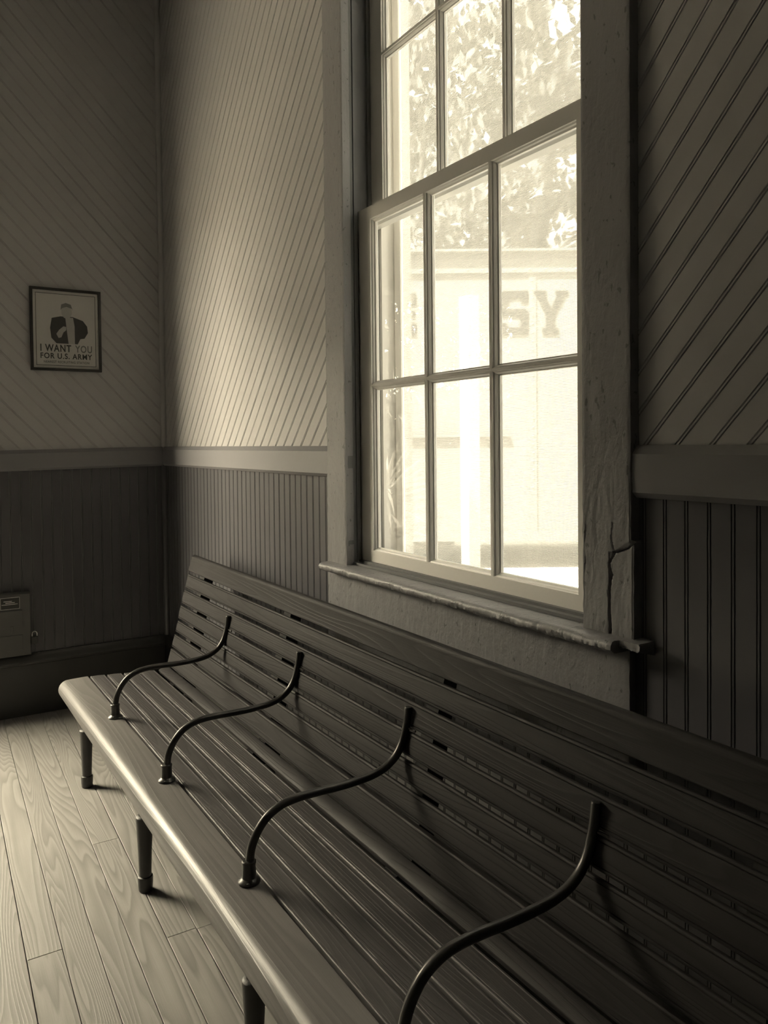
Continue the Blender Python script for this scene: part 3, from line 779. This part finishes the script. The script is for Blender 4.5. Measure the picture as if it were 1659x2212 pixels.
def tree(name, label, px, dist, trunk_r, h, seed, leaf_n, crown, branches, lo=3):
    t = empty(name, (0, 0, 0)); rn = random.Random(seed)
    b = CAM + Fv*dist + along*((px-829.5)*dist/F_PX); b.z = -.2
    t.location = b; tag(t, label, 'tree', None)
    bm = bmesh.new()
    pts = [(b.x+.25*math.sin(z*.5+seed), b.y+.2*math.cos(z*.4+seed), z) for z in [-.2+h*i/10 for i in range(11)]]
    tube(bm, pts, [trunk_r*(1-.07*i) for i in range(11)], 10)
    tips = []
    for k in range(branches):
        i = rn.randint(lo, 10); p = Vector(pts[i]); a = rn.random()*2*PI; L = (1.2+rn.random()*1.8)*(1.2-i*.06)
        d = Vector((math.cos(a), math.sin(a), .15+.5*rn.random())).normalized(); L *= h/10
        seq = [p + d*L*q/5 + Vector((0, 0, .12*math.sin(q*1.7+k))) for q in range(6)]
        tube(bm, seq, [trunk_r*.28*(1-.15*q) for q in range(6)], 6); tips += seq[4:]
    under(obj('trunk', bm, M_BARK, smooth=60), t)
    lf = bmesh.new()
    for k in range(leaf_n):
        c = Vector(rn.choice(tips)) + Vector((rn.gauss(0, crown), rn.gauss(0, crown), rn.gauss(0, crown*.7)))
        a, e = rn.random()*2*PI, rn.random()*PI-.8
        u = Vector((math.cos(a)*math.cos(e), math.sin(a)*math.cos(e), math.sin(e)))*.16*h/10; v = u.orthogonal().normalized()*.06*h/10
        lf.faces.new([lf.verts.new(c+q) for q in (-u, v, u, -v)])
    under(obj('foliage', lf, M_LEAF), t)
tree('pine_tree', 'dark forked pine tree rising behind the boxcar on the right', 1160, 18, .34, 11.5, 3, 3200, .30, 26, 5)
tree('pine_tree', 'slimmer pine tree behind the boxcar, left of the forked one', 900, 27, .2, 14.5, 8, 5000, .45, 22, 4)
tree('broadleaf_tree', 'tall leafy tree filling the sky behind the boxcar, between the pines', 1010, 36, .3, 19.5, 5, 8000, .75, 46, 5)

def yucca(x, y, h, seed, label):
    t = empty('yucca', (x, y, -.2)); tag(t, label, 'plant', None); rn = random.Random(seed)
    bm = bmesh.new(); tube(bm, [(x, y, -.2), (x+.02, y, -.2+h*.5), (x, y+.02, -.2+h)], [.06, .05, .05], 8)
    under(obj('stem', bm, M_BARK, smooth=50), t)
    lf = bmesh.new()
    for k in range(170):
        a = rn.random()*2*PI; e = rn.random()*1.9-.5; L = .55+.25*rn.random(); z0 = -.2+h*(.3+.7*rn.random())
        d = Vector((math.cos(a)*math.cos(e), math.sin(a)*math.cos(e), math.sin(e))); s = Vector((-math.sin(a), math.cos(a), 0))*.017
        p0 = Vector((x, y, z0)); p1 = p0+d*L*.6; p2 = p0+d*L+Vector((0, 0, -.05))
        A = [lf.verts.new(q) for q in (p0-s, p0+s, p1+s, p2, p1-s)]
        lf.faces.new(A)
        th = Vector((0, 0, -.006)); B = [lf.verts.new(q+th) for q in (p0-s, p0+s, p1+s, p2, p1-s)]
        lf.faces.new(B[::-1])
    under(obj('leaves', lf, M_YUC), t)
yucca(-2.9, -2.0, .75, 1, 'yucca with spiky pale leaves outside the open doorway, nearer the window wall')
yucca(-2.95, -3.4, 1.3, 2, 'taller yucca with spiky pale leaves outside the open doorway')
# leafy hedge beyond the platform, seen reflected in the panes
hb = bmesh.new(); rn = random.Random(4)
for k in range(20000):
    c = Vector((-4.75+max(-.5, min(.5, rn.gauss(0, .25))), -1.2-rn.random()*6, -.1+rn.random()*2.3+rn.gauss(0, .1)))
    a, e = rn.random()*2*PI, rn.random()*PI
    u = Vector((math.cos(a)*math.cos(e), math.sin(a)*math.cos(e), math.sin(e)))*.11; v = u.orthogonal().normalized()*.045
    hb.faces.new([hb.verts.new(c+q) for q in (-u, v, u, -v)])
tag(obj('hedge', hb, M_HEDGE), 'dark leafy hedge growing outside the doorway beyond the yuccas', 'hedge')

# made-up post and low brace, standing in for a reflection in the middle panes
post = empty('reflection_post', (.13, 2.4, -.02)); tag(post, 'white square post with a low diagonal brace, standing in for a reflection in the middle panes', 'post')
under(obj('post', bevel(boxes((.075, .185, 2.345, 2.455, -.02, 2.75)), .004), M_EXT), post)
bm = bmesh.new(); prism(bm, [(-.02, .0), (.10, .0), (.10, -.0001)][:0]+[(0, 1.10), (0, .84), (-.34, .42), (-.34, .62)], -.03, .03, lambda p, a: (.08+p[0]*.62, 2.40+a+p[0]*-.78, p[1]))
under(obj('brace', bm, M_EXT), post)

fb_ = bmesh.new(); rn = random.Random(9)  # unseen trees added to keep bright sky out of the pane reflections
for k in range(22000):
    y = 1.0-rn.random()*24
    top = 7.2+.35*math.sin(y*1.3)+.25*math.sin(y*3.1+1)
    c = Vector((-14.6+rn.gauss(0, .35), y, -.2+rn.random()*top))
    a, e = rn.random()*2*PI, rn.random()*PI
    u = Vector((math.cos(a)*math.cos(e), math.sin(a)*math.cos(e), math.sin(e)))*.26; v = u.orthogonal().normalized()*.12
    fb_.faces.new([fb_.verts.new(c+q) for q in (-u, v, u, -v)])
tag(obj('added_tree_belt', fb_, M_HEDGE), 'tall distant belt of trees added beyond the hedge to cover the sky in reflections', 'trees')
